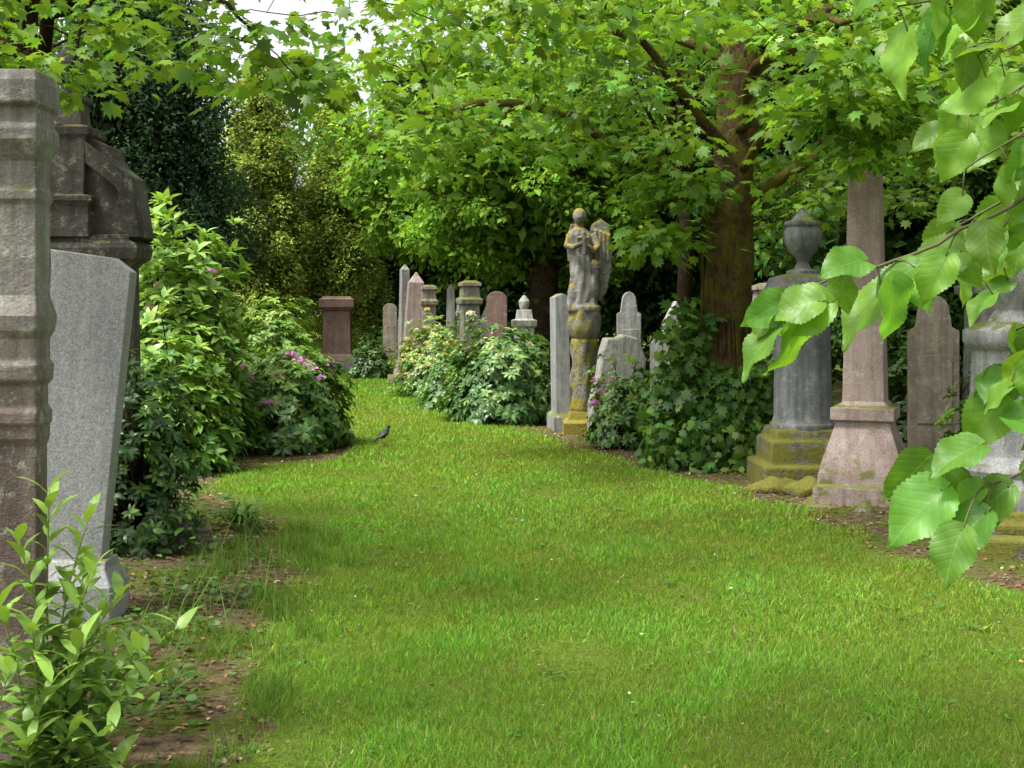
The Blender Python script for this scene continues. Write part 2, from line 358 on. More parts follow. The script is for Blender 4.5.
cc = np.vstack([np.array(cc),np.column_stack([R.uniform(-2,-1.3,50),R.uniform(4.4,8,50)])]); s = sdist(cc); cc = cc[(s<-.2)&(cc[:,1]>4.4)]; cc=cc[~((cc[:,0]>1)&(cc[:,1]<12.5)&(sdist(cc)>-.6))]; k = R.randint(0,len(cc),27000); q = cc[k]+R.normal(0,.15,(27000,2)); s=sdist(q); q=q[s<-.1]; n=len(q)
zz=R.uniform(.02,.22,n); zz[q[:,1]<8]*=.5
make_leaves('ground_cover_plants',np.column_stack([q,zz]),np.column_stack([R.normal(size=(n,2)),R.uniform(-.2,.6,n)]),np.column_stack([R.normal(0,.4,(n,2)),np.ones(n)]),R.uniform(.04,.10,n)*np.where(q[:,1]<8,.6,1),TO,colvar(n,(.07,.145,.026),.2,.4),M_LEAF)
n = 70; Q = np.column_stack([R.uniform(-1.2,2.8,n),R.uniform(4.6,14,n)]); Q = np.vstack([Q, np.array([(.9,5.9),(.94,5.93),(1.3,8.2),(1.33,8.25),(1.0,9.2),(2.0,8.1),(-.8,4.9)])]); n=len(Q)
make_leaves('fallen_petals',np.column_stack([Q,hgt(Q[:,0],Q[:,1])+.038]),np.column_stack([R.normal(size=(n,2)),np.zeros(n)]),np.column_stack([R.normal(0,.3,(n,2)),np.ones(n)]),R.uniform(.008,.026,n),TO,colvar(n,(.75,.75,.68),.02,.05),M_PETAL)

# ------------------------------------------------------------------ monuments
def mon(name, mb, mat, x, y, rot=0, bevel=.008, tilt=(0,0)):
    return mb.obj(name, mat, loc=(x,y,-.02), rot=(math.radians(tilt[0]),math.radians(tilt[1]),math.radians(rot)), bevel=bevel)
b = MB(); 
prof=[(0,.46,.22),(.2,.46,.22),(.2,.40,.17),(.24,.37,.14),(1.15,.37,.14),(1.18,.385,.155),(1.22,.385,.155),(1.23,.395,.165),(1.27,.395,.165),(1.29,.375,.145),(1.36,.375,.145),
 (1.38,.40,.17),(1.43,.405,.175),(1.45,.385,.155),(1.52,.385,.155),(1.55,.41,.18),(1.60,.42,.19),(1.64,.40,.17),(1.67,.385,.155),(1.80,.39,.16),(1.84,.385,.155),(1.98,.385,.155),(2.0,.40,.17),(2.03,.40,.17),(2.04,.385,.155),
 (2.13,.385,.155),(2.15,.40,.17),(2.18,.415,.185),(2.20,.43,.20),(2.24,.43,.20),(2.26,.41,.18),(2.31,.40,.17),(2.325,.43,.20),(2.40,.43,.20),(2.44,.40,.18)]
b.rect([(z,.37+(hx-.37)*.35,hy-.085) for z,hx,hy in prof])
mon('sandstone_monument',b,S_SAND,-2.0,4.44,bevel=.006)
e = empty('granite_headstone',(0,0,0))
b = MB(); b.outline([(-.42,0),(.30,0),(.34,1.49),(.24,1.555),(-.42,1.60)][::1],-.06,.06)
b.obj('slab',S_GRANG,loc=(-2.37,6.5,.33),rot=(0,math.radians(4.3),0),bevel=.006,parent=e)
b = MB(); b.rect([(-.02,.46,.16),(.22,.46,.16),(.30,.42,.12),(.345,.42,.1)]); b.obj('plinth',S_GRANG,loc=(-2.45,6.5,0),bevel=.008,parent=e)
b = MB(); b.rect([(0,.75,.4),(.3,.75,.4),(.32,.68,.34),(.5,.66,.32),(.55,.6,.28),(1.9,.57,.26),(1.93,.6,.28),(1.96,.66,.34),(2.03,.68,.36),(2.06,.66,.34),(2.08,.6,.3),(2.12,.6,.3)])
b.outline([(-.66,2.12),(.66,2.12),(.68,2.22),(.62,2.23),(.61,2.30),(.54,2.52),(.46,2.62),(.44,2.70),(.36,2.72),(.2,2.78),(-.2,2.78),(-.36,2.72),(-.44,2.70),(-.46,2.62),(-.54,2.52),(-.61,2.30),(-.62,2.23),(-.68,2.22)],-.24,.24)
b.outline([(-.70,2.10),(-.60,2.10),(-.50,2.42),(0,2.72),(.50,2.42),(.60,2.10),(.70,2.10),(.62,2.5),(0,2.86),(-.62,2.5)],-.32,.30)
b.rect([(2.1,.26,.36),(2.3,.26,.36),(2.34,.3,.40),(2.37,.3,.40),(2.38,.22,.36),(2.75,.22,.32),(2.78,.26,.34),(2.83,.26,.34),(2.85,.16,.2),(3.0,.14,.16),(3.02,.17,.18),(3.05,.17,.18)])
b.lathe([(3.04,.1),(3.07,.06),(3.12,.07),(3.2,.13),(3.28,.15),(3.33,.11),(3.36,.06),(3.42,.03)],20)
b.v=[(x*.76,y*.55,z) for x,y,z in b.v]
mon('pedimented_monument_with_urn',b,S_DARK,-2.98,8.6,bevel=.006)
b = MB(); b.rect([(0,.64,.6),(.18,.64,.6),(.18,.54,.5),(.34,.54,.5),(.34,.46,.44),(.44,.42,.40),(.50,.36,.36),(1.60,.33,.33),(1.62,.38,.38),(1.70,.44,.44),(1.90,.44,.44),(1.92,.38,.38),(1.97,.36,.36)])
mon('red_pedestal_tomb',b,S_RED,-4.5,33,4,bevel=.006)
b = MB(); b.box(-.62,.62,-.12,.12,0,.32); b.box(-.7,-.5,-.14,.14,0,.4); b.box(.5,.7,-.14,.14,0,.4); mon('low_kerb_wall',b,S_GREY,-4.5,32.1)
def obelisk(x,y,h,w,mat,rot=0,base=.35,name='obelisk',tilt=(0,0)):
    b = MB(); b.rect([(0,w*1.1,w*1.1),(base*.35,w*1.1,w*1.1),(base*.35,w*.85,w*.85),(base,w*.75,w*.75),(base,w*.52,w*.52),(h-w*.5,w*.36,w*.36),(h,.01,.01)]); return mon(name,b,mat,x,y,rot,tilt=tilt)
def pillar(x,y,h,w,mat,rot=0,name='pillar_monument',cap=True):
    b = MB(); b.rect([(0,w*.8,w*.8),(.15,w*.8,w*.8),(.2,w*.6,w*.6),(.35,w*.5,w*.5),(h-.45,w*.45,w*.45),(h-.42,w*.6,w*.6),(h-.34,w*.62,w*.62),(h-.3,w*.48,w*.48),(h-.12,w*.45,w*.45),(h-.1,w*.55,w*.55),(h-.04,w*.52,w*.52),(h,w*.25,w*.25)])
    return mon(name,b,mat,x,y,rot)
def head(x,y,h,w,mat,style='round',rot=0,t=.09,name='headstone',tilt=(0,0)):
    b = MB(); hw=w/2
    b.rect([(0,hw*1.25,t*1.6),(.14,hw*1.25,t*1.6),(.18,hw*1.1,t*1.2)])
    if style=='round': top=[(hw*math.cos(a),h-hw*.8+hw*.8*math.sin(a)) for a in np.linspace(0,math.pi,13)]
    elif style=='point': top=[(hw,h*.82),(hw*.75,h*.86),(0,h),(-hw*.75,h*.86),(-hw,h*.82)]
    elif style=='shoulder': top=[(hw,h*.82),(hw*.7,h*.84),(hw*.62,h*.9)]+[(hw*.6*math.cos(a),h*.92+h*.08*math.sin(a)) for a in np.linspace(0,math.pi,9)]+[(-hw*.62,h*.9),(-hw*.7,h*.84),(-hw,h*.82)]
    else: top=[(hw,h),(-hw,h*.97)]
    b.outline([(-hw,.17),(hw,.17)]+top,-t,t); b.box(-hw*.7,hw*.7,-t-.012,-t+.01,h*.35,h*.7)
    return mon(name,b,mat,x,y,rot,tilt=tilt)
obelisk(-2.43,29,2.66,.26,S_GREY,20,name='grey_obelisk'); obelisk(-2.18,28,2.45,.46,S_PINK,10,.5,name='granite_obelisk',tilt=(0,2))
head(-2.95,31,1.78,.34,S_BROWN,'round'); head(-2.7,32,1.65,.4,S_GREY,'shoulder'); pillar(-1.75,27,2.15,.30,S_BROWN,8)
obelisk(-1.24,26,2.15,.22,S_PALE,0,name='slender_obelisk'); pillar(-.76,23,2.15,.33,S_MOSSY,15,name='mossy_capped_pillar')
head(-.5,25,1.7,.3,S_GREY,'point'); head(-.25,21.2,1.93,.34,S_RED,'round'); pillar(-1.05,27.5,1.9,.26,S_GREY,12)
def tabhead(x,y,h,w,mat):
    b = MB(); b.rect([(0,w*.7,.2),(.2,w*.7,.2),(.2,w*.5,.14),(h*.72,w*.46,.13),(h*.74,w*.58,.18),(h*.79,w*.6,.2),(h*.8,w*.4,.12),(h*.88,w*.34,.1)]); b.lathe([(h*.87,w*.16),(h*.9,w*.22),(h*.95,w*.26),(h*.98,w*.14),(h,w*.05)],14); return mon('headstone_with_urn',b,mat,x,y)
tabhead(.19,20,1.85,.34,S_PALE)
b = MB(); b.outline([(-.10,0),(.10,0),(.09,1.80),(0,1.84),(-.09,1.79)],-.3,.3); b.rect([(0,.15,.38),(.22,.15,.38),(.26,.11,.33)]); mon('grey_edge_headstone',b,S_LGREY,.66,17.1,5,tilt=(0,-1))
head(1.78,19.5,1.9,.36,S_GREY,'shoulder'); head(2.35,18.5,1.75,.34,S_PALE,'point',10); head(2.0,16.6,1.3,.4,S_GREY,'round',-15)
head(2.95,17,1.7,.5,S_GREY,'shoulder'); pillar(3.6,18,2.0,.4,S_BROWN); head(-5.6,30,1.2,.5,S_GREY,'round')
b = MB()
b.outline([(-.27,0),(.31,0),(.37,.4),(.34,.8),(.36,1.02),(.29,1.18),(.24,1.29),(.06,1.33),(-.02,1.28),(-.16,1.27),(-.2,1.10),(-.22,.8),(-.29,.45)],-.15,.15)
o = mon('rough_hewn_memorial',b,S_PALE,1.22,15.9,8,tilt=(0,4),bevel=.025)
head(1.72,14.2,.75,.32,S_BROWN,'round',20,.07)
# angel statue on mossy pedestal
e = empty('angel_statue_on_pedestal',(.93,16.5,0))
b = MB(); b.rect([(-.02,.27,.27),(.16,.27,.27),(.2,.21,.21),(.3,.18,.18)])
def rough(a,z): return 1+.10*math.sin(4*a+z*2)+.07*math.sin(7*a-z*11)+.06*math.sin(z*17+a)
b.lathe([(.28+i*.06,.155+.01*math.sin(i)) for i in range(17)],26,mod=rough)
b.lathe([(1.22+i*.05,.15+.05*math.sin(math.pi*i/9)) for i in range(10)],26,mod=rough)
b.obj('pedestal',S_PED,parent=e)
b = MB()
dr = lambda a,z:1+.10*math.sin(7*a+z*4)*max(0,(2.45-z))+.05*math.sin(11*a-z*9)
b.lathe([(1.58,.17),(1.68,.20),(1.85,.185),(2.05,.165),(2.2,.14),(2.32,.12),(2.45,.14),(2.56,.15),(2.63,.11),(2.67,.05),(2.74,.045)],36,fy=.8,mod=dr,ox=lambda z:(.03*math.sin((z-1.6)*4)-.04,0))
b.ball((-.065,-.02,2.80),.085,(.85,.95,1.15)); b.ball((-.06,.02,2.82),.095,(.95,1,1.05)); b.ball((-.07,-.1,2.79),.018); b.tube([(-.06,.07,2.78),(-.05,.09,2.66),(-.02,.08,2.55)],[.06,.05,.03],8)
b.tube([(.10,0,2.57),(.17,-.05,2.42),(.12,-.16,2.36),(.0,-.19,2.44)],[.055,.05,.04,.03],8)
b.tube([(-.17,0,2.57),(-.22,-.06,2.42),(-.14,-.17,2.40),(-.02,-.2,2.46)],[.055,.05,.04,.03],8)
b.tube([(.0,-.2,2.3),(-.02,-.2,2.6)],[.03,.035],8); b.tube([(-.1,-.2,2.52),(.06,-.2,2.52)],[.025,.025],8)
b.ball((.1,-.05,1.9),.1,(1,1,2)); b.ball((-.13,-.05,1.8),.09,(1,1,1.8)); b.ball((0,0,1.62),.2,(1.1,1,.5)); b.ball((.12,0,2.1),.1,(1,1,1.6))
for sx in (1,-1):
    b.outline([(sx*x,z) for x,z in ([(.03,2.5),(.10,2.70),(.22,2.78),(.33,2.70),(.37,2.4),(.35,2.1),(.30,1.85),(.20,1.70),(.15,2.0),(.08,2.25)] if sx>0 else [(.03,2.5),(.10,2.7),(.17,2.72),(.2,2.6),(.2,2.35),(.17,2.1),(.12,2.0),(.08,2.25)])][::sx],.05,.14)
    for q in range(5): b.tube([(sx*(.10+.055*q*(1 if sx>0 else .5)),.04,2.66-.02*q),(sx*(.09+.055*q*(1 if sx>0 else .5)),.04,1.95-.05*q+.03*q*q)],[.028,.012],6)
o = b.obj('angel_figure',S_STAT,parent=e); rm=o.modifiers.new('fuse','REMESH'); rm.mode='VOXEL'; rm.voxel_size=.012; rm.use_smooth_shade=True
e = empty('column_monument_with_urn',(2.68,11.8,0))
b = MB(); b.rect([(-.02,.44,.44),(.2,.44,.44),(.21,.37,.37),(.42,.36,.36),(.43,.32,.32),(.52,.3,.3)]); b.obj('mossy_base',S_MOSSY,parent=e,bevel=.02)
b = MB(); b.lathe([(.5,.30),(.56,.30),(.57,.28),(.62,.265),(1.55,.25),(1.56,.27),(1.6,.28),(1.61,.26)],36)
b.rect([(1.6,.25,.25),(1.64,.3,.3),(1.67,.34,.34),(1.78,.34,.34),(1.80,.3,.3),(1.90,.26,.26),(1.93,.16,.16)])
b.lathe([(1.9,.15),(1.96,.15),(1.98,.08),(2.04,.05),(2.08,.07),(2.14,.13),(2.24,.17),(2.32,.175),(2.36,.15),(2.38,.17),(2.41,.17),(2.43,.1),(2.48,.06),(2.52,.04),(2.54,.015)],28)
b.obj('column_and_urn',stone_mat('blue_grey_granite',(.13,.14,.145),(.21,.22,.22),.3,.2,.3,streak=.6,bump=.4),parent=e,bevel=.006)
b = MB(); b.rect([(0,.46,.46),(.06,.46,.46),(.06,.37,.37),(.2,.37,.37),(.22,.34,.34),(.30,.335,.335),(.40,.31,.31),(.66,.225,.225),(.72,.215,.215),(.73,.25,.25),(.83,.25,.25),(.85,.19,.19),(.88,.165,.165),(3.1,.115,.115),(3.3,.005,.005)])
mon('pink_granite_obelisk',b,S_PINK,2.90,10.5,-22,bevel=.006)
head(3.75,11.4,1.75,.42,S_BROWN,'shoulder',-10,.1)
e = empty('drum_monument_with_draped_urn',(3.46,8.9,0))
b = MB(); b.rect([(-.02,.5,.5),(.18,.5,.5),(.2,.46,.46),(.26,.44,.44)]); b.obj('base',S_MOSSY,parent=e,bevel=.02)
b = MB(); b.lathe([(.25,.42),(.38,.42),(.40,.38),(.46,.34),(.50,.36),(.55,.34),(.60,.28),(1.32,.25),(1.34,.28),(1.38,.31),(1.46,.31),(1.48,.27),(1.52,.2)],40)
b.lathe([(1.5,.16),(1.56,.12),(1.6,.09),(1.66,.13),(1.78,.19),(1.9,.2),(1.98,.17),(2.02,.19),(2.08,.15),(2.14,.1),(2.2,.03)],40,mod=lambda a,z:1+.07*math.sin(6*a+z*5))
b.obj('drum_and_urn',S_LGREY,parent=e,bevel=.006)
head(4.6,10.2,1.6,.6,S_GREY,'round'); pillar(4.9,13,2.2,.5,S_GREY); head(5.2,11.5,1.5,.6,S_BROWN,'point')
def rock(name,x,y,w,d,h,mat,seed):
    b = MB(); b.ball((0,0,h*.35),1,(w,d,h*.75),20)
    b.v=[(v[0]*(1+.6*mnoise.noise(Vector((v[0]*6+seed,v[1]*6,v[2]*6)))),v[1]*(1+.6*mnoise.noise(Vector((v[0]*6,v[1]*6+seed,v[2]*6)))),v[2]*(1+.4*mnoise.noise(Vector((v[0]*7,v[1]*7,seed))))) for v in b.v]
    return b.obj(name,mat,loc=(x,y,0))
rock('small_rock',2.75,9.9,.09,.08,.10,S_GREY,1); rock('small_rock',2.3,11.2,.24,.15,.12,S_MOSSY,2); rock('small_rock',2.52,10.95,.16,.14,.14,S_MOSSY,3)
b = MB(); b.rect([(0,.09,.05),(.33,.08,.05),(.38,.04,.03)]); mon('stone_marker',b,S_GREY,3.05,10.05,10,tilt=(0,5))
b = MB(); b.box(-.5,.5,-.1,.1,0,.16); mon('kerb_stone',b,S_MOSSY,3.5,8.15,-12,bevel=.02)
rock('small_rock',-1.55,5.2,.1,.08,.07,S_GREY,5); rock('small_rock',-1.4,4.5,.07,.05,.05,S_SAND,6)
b = MB(); b.rect([(0,.2,.12),(.2,.19,.11),(.24,.15,.08)]); mon('stone_marker',b,S_DARK,-2.15,8.35,15)

# ------------------------------------------------------------------ trees
def limb(mb, pool, p0, p1, r0, r1, seg=8, sag=.0, jit=.05, n=7, target_pool=True):
    p0=Vector(p0); p1=Vector(p1); L=(p1-p0).length; pts=[]; rad=[]
    for i in range(seg+1):
        t=i/seg; p=p0.lerp(p1,t); p.z += sag*math.sin(math.pi*t)
        if 0<i<seg: p += Vector(R.normal(0,jit*L*.5,3))*.5
        pts.append(p); rad.append(r0+(r1-r0)*t**.8)
        if target_pool: pool.append((p.x,p.y,p.z,rad[-1]))
    mb.tube(pts,rad,n); return pts
def broadleaf(name, trunk, limbs, clumps, nper, rad, size, col, alt, tmpl, bark, flat=.35, droop=.5, altp=.25):
    e = empty(name,(0,0,0)); mb = MB(); pool=[]
    pts=[Vector(p) for p,_ in trunk]; rr=[r for _,r in trunk]
    P2=[];R2=[]
    for i in range(len(pts)-1):
        for k in range(8):
            t=k/8; P2.append(pts[i].lerp(pts[i+1],t)+Vector((R.normal(0,.01),R.normal(0,.01),0))); R2.append((rr[i]+(rr[i+1]-rr[i])*t)*(1+R.normal(0,.02)))
    P2.append(pts[-1]); R2.append(rr[-1]); mb.tube(P2,R2,26,lump=.13)
    for p,r in zip(P2,R2):
        if p.z>1.9: pool.append((p.x,p.y,p.z,r))
    for p0,p1,r0,sag in limbs: limb(mb,pool,p0,p1,r0,r0*.35,10,sag,.06,8)
    C = np.array(clumps); c0=np.array(pts[-1] if not limbs else limbs[0][0]); order=np.argsort(np.linalg.norm(C-c0,axis=1))
    for i in order:
        A=np.array(pool); dd=np.linalg.norm(A[:,:3]-C[i],axis=1)+.3*np.linalg.norm(A[:,:3]-c0,axis=1); j=int(np.argmin(dd)); r=min(.022,A[j,3]*.7)
        limb(mb,pool,A[j,:3],C[i],r,max(.004,r*.35),6,.08*R.rand(),.1,5)
    mb.obj('trunk_and_branches',bark,parent=e)
    nC=len(C); n=nC*nper; k=np.repeat(np.arange(nC),nper); rs=rad*R.uniform(.6,1.3,nC)
    off=R.normal(size=(n,3))*np.array([1,1,flat])*.55*rs[k][:,None]; pos=C[k]+off
    d=nrmz(off*np.array([1,1,.5])+R.normal(0,.12,(n,3)))+np.column_stack([np.zeros(n),np.zeros(n),-droop*R.rand(n)]); nr=np.column_stack([R.normal(0,.4,(n,2)),np.ones(n)])
    cl=np.exp(R.normal(0,.2,nC))[k][:,None]
    make_leaves('foliage',pos,d,nr,size*R.uniform(.55,1.15,n),tmpl,colvar(n,col,.12,.22,alt=alt,p=altp)*cl,M_LEAF,e)
    return e
def rc(n,x0,x1,y0,y1,z0,z1): return np.column_stack([R.uniform(x0,x1,n),R.uniform(y0,y1,n),R.uniform(z0,z1,n)])
LG=(.135,.265,.035); LG2=(.215,.36,.048)
cl = np.vstack([rc(46,-1.5,1.2,11.5,14.5,3.4,5.2), rc(32,-1.3,1.5,11,14,2.85,3.7), rc(72,1.0,5.5,9.8,15,3.05,5.4), rc(9,1.35,1.8,12,13.2,2.25,2.9), rc(16,2.7,4.2,11.5,14.0,2.5,3.2), rc(40,-.8,6,9.5,16.5,5.0,7.5), rc(30,2.2,4.4,8.4,10.0,2.7,3.7), rc(5,1.3,1.6,12.2,13,2.0,2.3), rc(12,2.2,2.9,8.6,9.9,2.7,3.4)])
cl = cl[~((cl[:,0]>.15)&(cl[:,0]<1.25)&(cl[:,2]<3.2))]
broadleaf('sycamore_tree',[((2.2,13,-.05),.44),((2.2,13,.25),.30),((2.16,13,1.2),.24),((2.2,13,2.4),.22),((2.28,13,3.4),.2),((2.35,13.1,5),.14),((2.5,13.3,7),.06)],
 [((2.2,13,2.5),(-.9,12.2,3.5),.075,.5),((2.25,13,3.1),(.4,11,4.2),.065,.3),((2.25,13,2.6),(4.8,12,3.7),.07,.3),((2.25,13,3.4),(2.6,9.6,3.8),.065,.4),((2.3,13,3.9),(5.2,14.5,5.3),.07,.3),((2.3,13,4),(-.5,14.2,5.2),.07,.3),((2.2,13,2.2),(1.4,12.3,2.6),.045,.25),((2.35,13.1,5),(.5,13,7),.06,.2),((2.35,13.1,5),(4.5,12,7),.06,.2),((2.25,13,2.9),(3.3,10.2,3.4),.055,.35)],
 cl,44,.42,.13,LG,LG2,TM,M_BARK)
cl = np.vstack([rc(26,-3.2,-1.0,6.0,8,2.95,3.5), rc(22,-1.2,1.4,7.0,9.5,3.4,4.0), rc(52,-4.2,.6,2.4,5.0,3.4,5.0), rc(28,-5.5,-1,6,9.5,4.0,6), rc(8,-1.45,-.9,6.2,7,2.78,3.0), rc(24,0,3.4,7.5,9.5,3.5,4.2)])
broadleaf('sycamore_tree',[((-3.72,9.6,-.05),.3),((-3.7,9.6,.4),.23),((-3.72,9.6,2.5),.2),((-3.7,9.5,4),.16),((-3.6,9.3,6),.08)],
 [((-3.7,9.5,3.4),(-1.6,7,3.3),.06,.4),((-3.7,9.5,3.8),(.6,8,3.8),.07,.7),((-3.7,9.5,3.9),(-2,3.5,4.3),.08,.4),((-3.7,9.5,4.1),(.2,4.5,4.4),.07,.5),((-3.7,9.5,4.4),(-5.2,6.5,5),.06,.2),((.2,7.95,3.9),(3.2,8.2,3.8),.035,.25)],
 cl,36,.36,.10,LG,LG2,TM,M_BARKD)
LIMC=[((2.9,.3,3.0),(1.0,2.4,3.6),.07,.3),((2.9,.3,3.2),(.2,.6,4.2),.07,.4),((2.9,.3,3.2),(3.0,3.6,3.9),.07,.3),((1.9,1.4,3.45),(1.25,1.75,2.3),.028,-.05)]
cl = np.vstack([rc(92,-1.6,3.0,2.0,4.5,3.6,5.2), rc(20,-1,5,-2.5,1.5,3.6,5.6)])
lime = broadleaf('lime_tree',[((3.1,.1,-.05),.34),((3.05,.1,.4),.25),((3.0,.2,2.0),.21),((2.9,.3,3.2),.18),((2.8,.4,5),.08)],LIMC,cl,34,.45,.13,LG,LG2,TO,M_BARKD)
twigs = [
 [(1.25,1.75,2.3),(1.0,1.7,2.17),(.80,1.62,2.07),(.62,1.58,2.0),(.47,1.56,1.97)],
 [(1.25,1.75,2.3),(1.0,1.75,2.05),(.82,1.7,1.92),(.68,1.66,1.84),(.58,1.64,1.78)],
 [(1.0,1.75,2.05),(.80,1.68,1.85),(.63,1.62,1.73),(.50,1.6,1.67),(.40,1.58,1.64),(.34,1.57,1.61)],
 [(1.15,1.75,2.1),(.95,1.7,1.86),(.79,1.62,1.70),(.68,1.58,1.60),(.62,1.56,1.54)],
 [(.95,1.7,1.86),(.82,1.62,1.66),(.70,1.56,1.50),(.60,1.52,1.41),(.545,1.5,1.385)],
 [(1.25,1.8,2.0),(1.0,1.75,1.75),(.80,1.7,1.58),(.70,1.66,1.48)],
 [(1.25,1.9,2.3),(1.05,1.95,2.15),(.88,1.95,2.08),(.78,1.95,1.98)],
 [(1.3,2.1,2.2),(1.1,2.1,2.0),(.92,2.05,1.88),(.82,2.0,1.75)],
 [(1.3,2.0,2.0),(1.1,1.95,1.8),(.95,1.9,1.68),(.82,1.85,1.62)],
 [(1.3,2.1,2.35),(1.1,2.15,2.22),(.95,2.15,2.1),(.80,2.1,2.02),(.70,2.1,1.93)],
 [(1.35,2.3,2.1),(1.15,2.3,1.95),(1.0,2.25,1.8),(.88,2.2,1.72),(.78,2.15,1.66)],
 [(1.3,1.9,1.85),(1.05,1.85,1.68),(.9,1.8,1.55),(.80,1.78,1.45)],
 [(1.1,1.8,2.15),(.92,1.78,1.98),(.80,1.75,1.88),(.72,1.72,1.80),(.66,1.7,1.72)],
 [(1.2,2.2,2.05),(1.05,2.2,1.95),(.95,2.2,1.88),(.86,2.15,1.84)],
 [(1.2,1.9,2.2),(1.0,1.9,2.06),(.86,1.9,1.99),(.75,1.88,1.93),(.66,1.85,1.88)],
 [(1.3,2.4,2.3),(1.15,2.4,2.15),(1.02,2.4,2.06),(.9,2.4,1.98)],
 [(1.1,1.75,1.85),(.92,1.7,1.70),(.80,1.68,1.62),(.70,1.66,1.58),(.63,1.65,1.52)],
 [(.95,1.75,1.98),(.82,1.72,1.86),(.72,1.7,1.78),(.62,1.68,1.73),(.54,1.66,1.68)],
 [(1.0,1.8,2.2),(.86,1.8,2.1),(.74,1.78,2.03),(.64,1.76,1.95)]]
mb = MB(); LP=[];LD=[];LN=[];LS=[]
for tw in twigs:
    pts=[]
    for i in range(len(tw)-1):
        for k in range(4): pts.append(Vector(tw[i]).lerp(Vector(tw[i+1]),k/4)+Vector(R.normal(0,.003,3)))
    pts.append(Vector(tw[-1])); mb.tube(pts,list(np.linspace(.004,.0012,len(pts))),6)
    for i in range(3,len(pts),1):
        if i%2 and R.rand()<.25 and i<len(pts)-1: continue
        p=pts[i]; side=1 if i%2 else -1
        pet = p+Vector((-.012+R.normal(0,.018),-.012+R.normal(0,.02),side*.012-.022)); mb.tube([p,p.lerp(pet,.5)+Vector((0,0,.004)),pet],[.0012,.001,.001],5)
        LP.append(pet); LD.append((-.45+R.normal(0,.5)+(.25 if side>0 else 0),R.normal(0,.4),-.75+R.normal(0,.35))); LN.append((-.15+R.normal(0,.6),-.6+R.normal(0,.4),.7+R.normal(0,.4))); LS.append(R.uniform(.042,.082))
for x,z,dx,dz,s_ in [(.352,1.585,-.25,-1,.08),(.37,1.61,-1,-.15,.065),(.425,1.66,-.9,-.1,.065),(.44,1.635,.1,-1,.075),(.525,1.405,.15,-1,.105),(.51,1.385,-.9,-.7,.09),(.50,1.42,-.6,-.6,.07),(.55,1.44,-.7,-.2,.07),(.46,2.02,-.9,-.8,.085),(.50,1.99,.3,-.9,.07),(.60,1.47,.9,-.1,.08),(.53,2.0,-.9,.1,.09)]:
    LP.append((x,1.54+R.normal(0,.02),z)); LD.append((dx,-.1+R.normal(0,.3),dz)); LN.append((-.1+R.normal(0,.5),-.7,.6+R.normal(0,.3))); LS.append(s_)
n=len(LP); make_leaves('hanging_leaves',LP,LD,LN,LS,TH,colvar(n,(.145,.31,.04),.12,.22,alt=(.21,.40,.05),p=.35),M_LIME,lime,lp=True)
mb.obj('hanging_twigs',plain_mat('twig_bark',(.09,.085,.03),.7),parent=lime)

# ------------------------------------------------------------------ background trees
def blob_tree(name,cx,cy,z0,z1,rx,ry,nl,lr,nleaf,size,col,alt,mode='broad',taper=0,mat=None,altp=.2,inner=.25):
    e=empty(name); c=np.array([cx,cy,(z0+z1)/2]); rz=(z1-z0)/2
    D=rdir(nl); rr=R.uniform(.6,1.0,nl)**.6; C=c+D*np.array([rx,ry,rz])*rr[:,None]
    if taper: t=np.clip((C[:,2]-z0)/(z1-z0),0,1); s=(1-t)**taper*1.25; C[:,0]=cx+(C[:,0]-cx)*s; C[:,1]=cy+(C[:,1]-cy)*s
    lrs=lr*R.uniform(.6,1.3,nl); k=R.randint(0,nl,nleaf); U=rdir(nleaf); out=nrmz(C-c*np.array([1,1,.8]))[k]
    U=nrmz(U+out*.5+np.array([0,0,.25])); rad=lrs[k]*R.uniform(.55,1.15,nleaf); asp=np.array([1,1,1.5]) if mode=='conifer' else np.array([1.15,1.15,.75])
    pos=C[k]+U*rad[:,None]*asp+R.normal(0,lr*.12,(nleaf,3)); col_=colvar(nleaf,col,.1,.25,alt=alt,p=altp)*np.exp(R.normal(0,.2,nl))[k][:,None]
    if mode=='conifer': d=U*np.array([1,1,.3])+np.array([0,0,-.3])+R.normal(0,.55,(nleaf,3)); nr=U+np.array([0,0,.5])+R.normal(0,.4,(nleaf,3))
    else: d=R.normal(0,.6,(nleaf,3))+U*.6+np.array([0,0,-.4]); nr=U*.6+np.array([0,0,.6])+R.normal(0,.4,(nleaf,3))
    sz=size*R.uniform(.6,1.25,nleaf)
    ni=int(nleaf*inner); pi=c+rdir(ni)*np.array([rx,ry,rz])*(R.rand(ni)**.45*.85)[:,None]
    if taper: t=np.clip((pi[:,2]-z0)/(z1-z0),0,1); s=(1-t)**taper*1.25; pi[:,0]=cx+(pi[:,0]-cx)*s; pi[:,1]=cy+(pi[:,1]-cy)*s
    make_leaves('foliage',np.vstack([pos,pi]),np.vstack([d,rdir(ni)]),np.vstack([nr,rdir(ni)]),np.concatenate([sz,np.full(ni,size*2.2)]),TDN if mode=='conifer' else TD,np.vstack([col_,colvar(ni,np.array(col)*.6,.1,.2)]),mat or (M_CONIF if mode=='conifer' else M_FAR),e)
    mb=MB(); mb.tube([(cx,cy,-.05),(cx+.05,cy,z0+rz*.5),(cx,cy,z1-rz*.4)],[max(.14,rx*.12),max(.1,rx*.09),.04],10)
    for i in range(0,nl,max(1,nl//14)): mb.tube([(cx,cy,max(z0*.8,C[i,2]-rx*.5)),tuple((C[i]+np.array([cx,cy,C[i,2]]))/2+np.array([0,0,.1])),tuple(C[i])],[.08,.05,.02],6)
    mb.obj('trunk',M_BARKD,parent=e); return e
DK=(.04,.085,.024)
